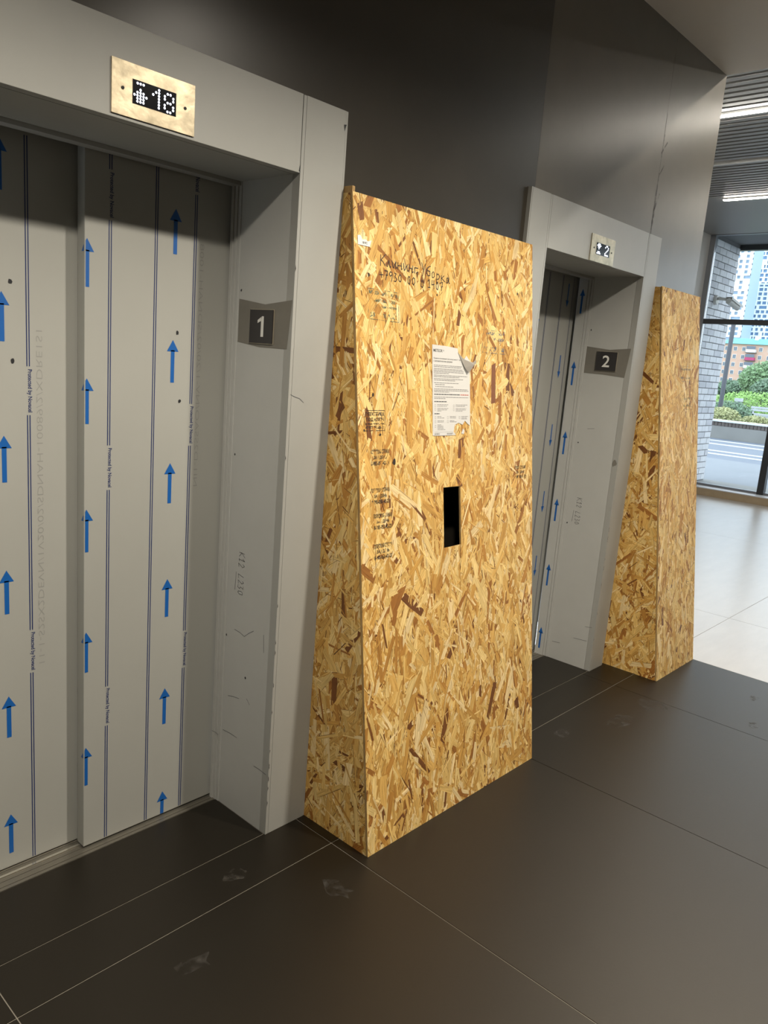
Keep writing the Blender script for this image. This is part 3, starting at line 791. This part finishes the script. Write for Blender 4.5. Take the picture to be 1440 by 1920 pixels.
# a few notable dark strands and knots of the large panel
for (a0, a1, b0, b1_) in ((0.714, 0.750, 1.494, 1.648),):
    flat('dark_strand', [[(a0 + .006, b0), (a1 - .002, b0 + .004), (a1, b1_), (a0 + .010, b1_ - .01)]], P1, 0.0015, mat('dark_wood', srgb(128, 78, 44), 0.6, var=.2, vscale=40, stretch=(3, 3, .3)), fp1o)
for a, b, r in ((0.062, 1.885, .006), (0.07, 1.515, .006), (0.026, 1.405, .004), (0.165, 1.30, .010), (0.90, 1.92, .005), (0.10, 1.39, .005), (0.40, 1.86, .004)):
    blot(P1, a, b, r, fp1o, 'knot', mat('knot_dark', (0.03, 0.018, 0.01), 0.7) if 'knot_dark' not in bpy.data.materials else bpy.data.materials['knot_dark'], 0.0019)
    

# ------------------------------------------------------------------ paper notice and torn sticker
nt_ = thing('paper_notice', 'white printed rules sheet with torn curling corner on the large chipboard box', 'notice', P1(0.475, 1.38, 0.002))
def paper(u): return u
PW0, PW1, PB0, PB1 = 0.367, 0.584, 1.381, 1.692
def pp(a, b): return (a, b)
outline = [(0.366, 1.381), (0.420, 1.380), (0.497, 1.381), (0.484, 1.393), (0.492, 1.418), (0.515, 1.424), (0.538, 1.417), (0.552, 1.432), (0.565, 1.422), (0.583, 1.413),
           (0.584, 1.52), (0.583, 1.606), (0.553, 1.630), (0.548, 1.640), (0.533, 1.648), (0.517, 1.668), (0.511, 1.687), (0.445, 1.691), (0.369, 1.692)]
def sheet(name, pts, l0, th, m, par):
    n = len(pts)
    V = [P1(a, b, l0 + th) for a, b in pts] + [P1(a, b, l0) for a, b in pts]
    F = [tuple(range(n)), tuple(range(2 * n - 1, n - 1, -1))] + [(i, n + i, n + (i + 1) % n, (i + 1) % n) for i in range(n)]
    return mk(name, V, F, m, par)
sh = sheet('sheet', outline, 0.0024, 0.0005, 'paper', nt_)
sheet('paper_scrap', [(0.530, 1.386), (0.545, 1.384), (0.549, 1.396), (0.541, 1.404)], 0.0024, 0.0004, 'paper', nt_)
# curled flap
V = [P1(0.513, 1.672, 0.0032), P1(0.545, 1.650, 0.006), P1(0.584, 1.640, 0.016), P1(0.597, 1.648, 0.022), P1(0.598, 1.637, 0.020), P1(0.586, 1.632, 0.022),
     P1(0.565, 1.602, 0.012), P1(0.547, 1.620, 0.008), P1(0.530, 1.648, 0.005)]
V2 = [v + P1.n * 0.0005 for v in V]; n = len(V)
F = [(0, 1, 8), (1, 7, 8), (1, 2, 5, 7), (5, 6, 7), (2, 3, 4, 5)]
mk('curled_corner', V + V2, [tuple(i + n for i in f) for f in F] + [f[::-1] for f in F] + [(i, (i + 1) % n, n + (i + 1) % n, n + i) for i in range(n)], 'paper_b', nt_)
sheet('white_tear', [(0.545, 1.650), (0.560, 1.664), (0.572, 1.652), (0.584, 1.643), (0.560, 1.640)], 0.006, 0.0005, 'paper', nt_)
LP = 0.0033
text('lettering', 'METEOR', P1, 0.375, 1.668, LP, 'print_d', sh, width=0.050, height=0.010, bold=0.01)
text('lettering', 'lift', P1, 0.428, 1.672, LP, 'print', sh, width=0.006, height=0.005)
text('lettering', 'Правила пользования пассажирским лифтом', P1, 0.376, 1.643, LP, 'print_d', sh, width=0.152, height=0.0062)
text('lettering', 'с автоматическими дверями', P1, 0.376, 1.633, LP, 'print_d', sh, width=0.104, height=0.0062)
def bars(name, L, m):
    polys = []
    rr = random.Random(3)
    for a0, a1, b, h in L:
        a = a0
        while a < a1:                      # words of a line too small to read
            wl_ = min(rr.uniform(0.006, 0.020), a1 - a)
            polys.append([(a, b), (a + wl_, b), (a + wl_, b + h), (a, b + h)]); a += wl_ + 0.0016
    flat(name, polys, P1, LP, m, sh)
body = [(0.376, 0.535, 1.622), (0.376, 0.530, 1.617), (0.376, 0.540, 1.610), (0.376, 0.545, 1.605), (0.376, 0.545, 1.600), (0.376, 0.46, 1.595),
        (0.376, 0.568, 1.588), (0.376, 0.52, 1.583), (0.376, 0.542, 1.576), (0.376, 0.495, 1.571), (0.376, 0.515, 1.562), (0.382, 0.435, 1.556), (0.382, 0.485, 1.549),
        (0.376, 0.568, 1.541), (0.376, 0.574, 1.536), (0.376, 0.46, 1.531), (0.376, 0.572, 1.513), (0.376, 0.44, 1.508)]
bars('small_print', [(a, b_, c, 0.0022) for a, b_, c in body], 'print')
for q_ in ((0.376, 0.522, 1.522, 0.0030), (0.376, 0.445, 1.497, 0.003), (0.376, 0.405, 1.455, 0.003)): bars('bold_print', [q_], 'print_d')
bars('red_print', [(0.526, 0.574, 1.522, 0.0030)], 'print_r')
bars('small_print', [(a, a + wd, b_, 0.0018) for a, wd, b_ in [(0.392, .062, 1.487), (0.392, .055, 1.482), (0.392, .062, 1.474), (0.392, .055, 1.469), (0.392, .022, 1.465),
     (0.497, .07, 1.487), (0.497, .055, 1.482), (0.497, .062, 1.474), (0.497, .06, 1.469), (0.497, .04, 1.465), (0.392, .022, 1.446), (0.392, .04, 1.441),
     (0.462, .036, 1.446), (0.462, .038, 1.441), (0.53, .04, 1.446), (0.53, .032, 1.441), (0.53, .035, 1.437), (0.392, .036, 1.431), (0.392, .034, 1.427), (0.462, .026, 1.431), (0.462, .04, 1.427),
     (0.392, .022, 1.417), (0.392, .032, 1.413), (0.392, .032, 1.409), (0.392, .034, 1.405), (0.392, .044, 1.400), (0.376, .028, 1.387), (0.376, .028, 1.384), (0.445, .036, 1.387), (0.445, .03, 1.384)]], 'print')
flat('print_rule', [[(0.376, 1.3925), (0.480, 1.3925), (0.480, 1.3932), (0.376, 1.3932)]], P1, LP, 'print', sh)
for a, b in ((0.381, 1.484), (0.381, 1.471), (0.486, 1.484), (0.486, 1.471), (0.381, 1.443), (0.451, 1.443), (0.519, 1.443), (0.381, 1.429), (0.451, 1.429), (0.381, 1.413)):
    flat('pictogram', ribbon(rectline(a - .003, a + .003, b - .004, b + .004), 0.0007), P1, LP, 'print', sh)

st_ = sheet('torn_sticker', [(0.016, 1.969), (0.068, 1.969), (0.073, 1.980), (0.077, 1.990), (0.060, 1.984), (0.050, 1.989), (0.036, 1.986), (0.027, 1.999), (0.015, 1.996)], 0.0024, 0.0005, 'white', None)
tag(st_, 'small torn white sticker with black lettering at the top corner of the large box', 'sticker')
text('lettering', '8/9С', P1, 0.036, 1.974, 0.0033, 'print_d', st_, width=0.022, height=0.0075, bold=0.02)

# smudges on the dark floor
PFL = Plane((0, 0, 0), (1, 0, 0), (0, 1, 0))
def smudge(x, y, a, b, seed):
    rr = random.Random(seed); n = 14
    flat('scuff', [[(x + a * rr.uniform(.5, 1) * math.cos(2 * math.pi * k / n), y + b * rr.uniform(.5, 1) * math.sin(2 * math.pi * k / n)) for k in range(n)]], PFL, 0.0006, 'dust', fl)
for i, s in enumerate(((2.15, -0.42, .10, .10), (1.85, -0.40, .12, .06), (1.50, -0.28, .09, .05), (2.7, -0.75, .05, .03), (-0.5, -0.32, .07, .04), (0.0, -0.35, .05, .07), (2.35, -0.86, .05, .03), (-.2, -0.1, .05, .04))):
    smudge(*s, 40 + i)

# ------------------------------------------------------------------ outside the glazing
wb = struct(box('wall_brick_pier', 10.36, 11.60, 2.853, 3.3, -0.02, 3.80, 'mortar'))
bl, bh, jt = 0.262, 0.088, 0.012
rows_n = int(3.78 / (bh + jt)) + 1
proto = {}
for r in range(rows_n):
    z0 = 0.05 + r * (bh + jt)
    if z0 + bh > 3.80: break
    x = 10.36 - (0.5 * (bl + jt) if r % 2 else 0.0)
    while x < 11.60:
        xa, xb = max(x, 10.36), min(x + bl, 11.60)
        if xb - xa > 0.03:
            key = (round(xb - xa, 3), R.random() < 0.3)
            if key not in proto:
                proto[key] = box('brick', xa, xb, 2.843, 2.90, z0, z0 + bh, 'brick2' if key[1] else 'brick', wb, 0.003)
                proto[key]['x0'] = 0.0
                o = proto[key]
            else:
                o = proto[key].copy(); COL.objects.link(o); o.parent = wb
            o.location = Vector(((xa + xb) / 2, (2.843 + 2.90) / 2 + R.uniform(-.0015, .0015), z0)) - WL[wb]
            if 'x0' in o: del o['x0']
        x += bl + jt
# end face of the pier
struct(box('ceiling_canopy', 10.30, 11.72, -6.6, 3.3, 3.80, 4.3, 'slatback'))
cn = struct(box('trim_2', 11.60, 11.72, -6.6, 3.3, 3.72, 3.80, 'mullion'))

# bullet camera on the pier
cc = thing('security_camera', 'pale bullet security camera on the white brick pier outside the window', 'camera', (10.86, 2.84, 2.86))
tube('base', [(10.86, 2.843, 2.88), (10.86, 2.80, 2.88)], [0.075, 0.068], 'cctv', cc, 20)
tube('arm', [(10.86, 2.80, 2.90), (10.90, 2.70, 2.895), (10.93, 2.64, 2.87)], [0.024, 0.022, 0.026], 'cctv', cc, 10)
d = Vector((0.30, -0.06, -0.085)); p0 = Vector((10.83, 2.625, 2.865))
tube('body', [p0, p0 + d * 0.9], [0.046, 0.046], 'cctv', cc, 14)
dx = d.normalized(); up = Vector((0, 0, 1)); sd = dx.cross(up).normalized(); uu = sd.cross(dx)
V = []
for s in (-0.03, 1.08):
    for a, b in ((-0.055, 0.020), (-0.048, 0.058), (0.048, 0.058), (0.055, 0.020)):
        V.append(p0 + d * s + sd * a + uu * b)
mk('sunshield', V + [v - uu * 0.004 for v in V], [(0, 1, 5, 4), (1, 2, 6, 5), (2, 3, 7, 6), (8, 12, 13, 9), (9, 13, 14, 10), (10, 14, 15, 11), (0, 8, 9, 1), (1, 9, 10, 2), (2, 10, 11, 3), (4, 5, 13, 12), (5, 6, 14, 13), (6, 7, 15, 14)], 'cctv', cc)
tube('lens', [p0 + d * 0.9, p0 + d * 0.93], 0.034, 'black', cc, 14)

# street
struct(box('pavement', 10.34, 16.1, -40, 60, -0.08, 0.0, 'pave'))
struct(box('pavement_threshold', 10.34, 11.75, -6.6, 3.3, -0.04, 0.03, 'conc'))
struct(box('roadway', 16.1, 23.0, -40, 60, -0.10, -0.015, 'road'))
for i, (a, b) in enumerate(((17.25, 17.55), (18.15, 18.45), (20.4, 20.75), (21.75, 22.1))):
    struct(box('road_marking', a, b, -40, 60, -0.02, -0.008, 'line'))
struct(box('park_ground', 23.2, 420, -120, 260, -0.3, 0.30, 'soil'))
pw = struct(box('planter_wall', 23.0, 23.35, -12, 30, -0.05, 0.37, 'conc'))
struct(box('planter_cap', 22.96, 23.45, -12, 30, 0.50, 0.55, 'coptop'))
pr = None
for k in range(60):
    y = 2.0 + k * 0.105
    if pr is None: pr = box('coping_brick', 22.99, 23.35, y, y + 0.092, 0.375, 0.498, 'coping', pw, 0.004); py0 = y
    else:
        c = pr.copy(); COL.objects.link(c); c.parent = pw; c.location.y += y - py0

def leaf_mesh(name, cx, cy, cz, rx, ry, rz, n, size, m, parent, seed):
    rr = random.Random(seed); V, F = [], []
    for k in range(n):
        while True:
            a, b, c = rr.uniform(-1, 1), rr.uniform(-1, 1), rr.uniform(-1, 1)
            q = a * a + b * b + c * c
            if 0.25 < q < 1: break
        p = Vector((cx + a * rx, cy + b * ry, cz + c * rz))
        u = Vector((rr.uniform(-1, 1), rr.uniform(-1, 1), rr.uniform(-1, 1))).normalized(); v = u.orthogonal().normalized()
        s = size * rr.uniform(.5, 1.3); n0 = len(V)
        V += [p - u * s, p - v * s * .5, p + u * s, p + v * s * .5]; F.append((n0, n0 + 1, n0 + 2, n0 + 3))
    o = mk(name, V, F, m, parent)
    o['kind'] = 'stuff'
    return o
def shrub(name, label, cat, x, y, z0, rx, ry, h, n, size, m, seed, group=None, trunk=False):
    t = thing(name, label, cat, (x, y, z0), group)
    if trunk:
        tube('trunk', [(x, y, z0), (x + .1, y, z0 + h * .5)], [0.16, 0.09], 'bark', t, 8)
        for k in range(3):
            a = k * 2.1 + seed
            tube('branch', [(x + .05, y, z0 + h * .35), (x + rx * .5 * math.cos(a), y + ry * .5 * math.sin(a), z0 + h * .7)], [0.07, 0.03], 'bark', t, 6)
        leaf_mesh('foliage', x, y, z0 + h * .60, rx, ry, h * .42, n, size, m, t, seed)
    else:
        for k in range(4):
            a = k * 1.6 + seed
            tube('stem', [(x + .05 * math.cos(a), y + .05 * math.sin(a), z0), (x + rx * .5 * math.cos(a), y + ry * .5 * math.sin(a), z0 + h * .7)], [0.02, 0.01], 'bark', t, 5)
        leaf_mesh('foliage', x, y, z0 + h * .5, rx, ry, h * .5, n, size, m, t, seed)
    return t
GZ = 0.30
shrub('shrub', 'olive low shrub at the left end of the planter beside the brick pier', 'shrub', 24.3, 7.05, GZ, .5, .55, .62, 1500, .05, 'leaf3', 1, 'planter shrubs')
shrub('shrub', 'yellow green low shrub in the planter right of the lamp post', 'shrub', 24.2, 6.00, GZ, .45, .46, .45, 1400, .05, 'leaf3', 2, 'planter shrubs')
shrub('shrub', 'lowest yellow green shrub in front of the bench', 'shrub', 24.2, 5.00, GZ, .4, .50, .32, 1200, .045, 'leaf3', 3, 'planter shrubs')
shrub('shrub', 'brownish dark shrub around the foot of the lamp post', 'shrub', 26.2, 7.55, GZ, .6, .8, .80, 1800, .06, 'leaf4', 4, 'planter shrubs')
shrub('hedge', 'bright green hedge behind the bench', 'hedge', 34.0, 8.7, GZ, .8, 2.4, 1.15, 3000, .07, 'leaf2', 5)
shrub('hedge', 'bright green hedge behind the lamp post', 'hedge', 31.0, 10.6, GZ, .7, 1.0, 1.05, 1600, .07, 'leaf2', 6)
shrub('tree', 'tall leafy tree in front of the pink building at the right edge', 'tree', 58, 16.0, GZ, 2.2, 1.8, 3.1, 5200, .14, 'leaf1', 7, 'park trees', True)
shrub('tree', 'smaller leafy tree in front of the pink building beside the lamp post', 'tree', 63, 19.0, GZ, 1.6, 1.3, 1.75, 3600, .13, 'leaf4', 8, 'park trees', True)
shrub('tree', 'dark leafy tree between the lamp post and the brick pier', 'tree', 68, 21.8, GZ, 1.8, 1.2, 1.7, 3200, .14, 'leaf4', 9, 'park trees', True)
shrub('tree', 'dark rounded tree behind the bench', 'tree', 48, 12.4, GZ, 1.4, 1.4, 1.9, 3400, .12, 'leaf4', 10, 'park trees', True)

lp = thing('lamp_post', 'dark grey lamp post standing in the planter behind the glass', 'lamp post', (25.07, 7.45, GZ))
tube('pole', [(25.07, 7.45, GZ), (25.07, 7.45, 3.55)], 0.072, 'post', lp, 14)
tube('base_flange', [(25.07, 7.45, GZ), (25.07, 7.45, GZ + 0.10)], 0.12, 'post', lp, 14)
tube('lamp_head', [(25.07, 7.45, 3.55), (25.07, 7.45, 3.62), (25.07, 7.45, 3.66)], [0.09, 0.16, 0.05], 'post', lp, 14)

be = thing('bench', 'pale park bench with slatted back in front of the bright hedge', 'bench', (28, 7.0, GZ))
for k in range(3): box('seat_slat', 27.8 + k * .15, 27.93 + k * .15, 5.4, 7.95, .66, .70, 'bench', be)
box('plinth', 27.85, 28.2, 5.6, 7.7, GZ, .52, 'post', be)
box('seat_frame', 27.78, 28.25, 5.4, 7.95, .56, .66, 'bench', be)
for y in (5.6, 6.5, 7.35): box('back_post', 28.22, 28.27, y, y + .06, .66, .93, 'bench', be)
for z in (.78, .87): box('back_slat', 28.18, 28.22, 5.4, 7.45, z, z + .07, 'bench', be)
bo = thing('bollard', 'short dark bollard with pale top at the end of the bench', 'bollard', (28.6, 8.05, GZ))
box('post', 28.5, 28.7, 7.95, 8.15, GZ, 1.05, 'post', bo)
box('cap', 28.48, 28.72, 7.93, 8.17, 1.05, 1.17, 'bench', bo)

# pink five-storey block
pk = thing('apartment_block', 'pink brick apartment block with teal roof behind the trees', 'building', (296, 80, 0))
box('facade', 290, 302, 56, 102.3, 0, 16.2, 'pink', pk)
V = [(289.2, 55, 16.2), (302.8, 55, 16.2), (302.8, 103, 16.2), (289.2, 103, 16.2), (293, 58, 18.3), (299, 58, 18.3), (299, 100.5, 18.3), (293, 100.5, 18.3)]
rf = mk('roof', V, BF, 'teal', pk)
box('chimney', 292, 293.5, 91, 92.2, 16.5, 19.0, 'frame_w', rf)
for r in range(5):
    zc = 3.5 + 2.75 * r
    for yc in (100.6, 97.6, 94.7, 89.0, 86.1, 83.2):
        f_ = box('window', 289.9, 290.05, yc - .62, yc + .62, zc - .75, zc + .75, 'frame_w', pk)
        box('pane', 289.86, 289.92, yc - .50, yc - .04, zc - .62, zc + .62, 'pane', f_)
        box('pane', 289.86, 289.92, yc + .04, yc + .50, zc - .62, zc + .62, 'pane', f_)
    bc = box('balcony', 288.8, 290, 90.4, 93.6, zc - 1.1, zc - .1, 'magenta' if r == 3 else 'frame_w', pk)
    box('pane', 288.75, 288.85, 90.5, 93.5, zc + .0, zc + 1.0, 'pane', bc)
    box('balcony_slab', 288.7, 290, 90.2, 93.8, zc - 1.25, zc - 1.1, 'post', bc)

def tower(name, label, X, y0, y1, z0, z1, cw, ch, mw, mg, fw, fh, seed, par_group='distant towers', z_split=None):
    t = thing(name, label, 'tower', (X + 10, (y0 + y1) / 2, 0), par_group)
    box('glazing', X + 1, X + 20, y0, y1, 0, z1, mg, t)
    rr = random.Random(seed)
    L = []
    z = z0
    while z < z1:
        L.append((X, X + 1.2, y0, y1, z, z + fh)); z += ch
    band = boxes('floor_bands', L, mw, t); band['kind'] = 'stuff'
    L = []
    z = z0
    while z < z1 - 0.1:
        y = y0
        while y < y1:
            wd = cw * rr.choice((0.20, 0.28, 0.45)) if fw is None else fw
            if rr.random() < 0.88: L.append((X - 0.1, X + 1.1, y, min(y + wd, y1), z, z + ch))
            y += cw * (0.5 if rr.random() < 0.25 else 1.0)
        z += ch
    pg = boxes('facade_piers', L, mw, t); pg['kind'] = 'stuff'
    box('roof', X, X + 20, y0, y1, z1, z1 + 1, mw, t)
    return t
tower('office_tower', 'white gridded tower rising behind the pink block, lower of the two', 600, 150, 210, 0, 73.5, 3.5, 3.1, 'tower_w', 'tower_g', None, 1.0, 3)
tower('office_tower', 'tallest white gridded tower cut off by the canopy', 660, 150, 236, 0, 150, 3.9, 3.3, 'tower_w', 'tower_g', None, 0.9, 4)
tower('office_tower', 'blue grey tower with white checks beside the brick pier', 560, 188, 240, 0, 140, 4.2, 3.4, 'tower_w', 'tower_b', 2.0, 1.3, 5)
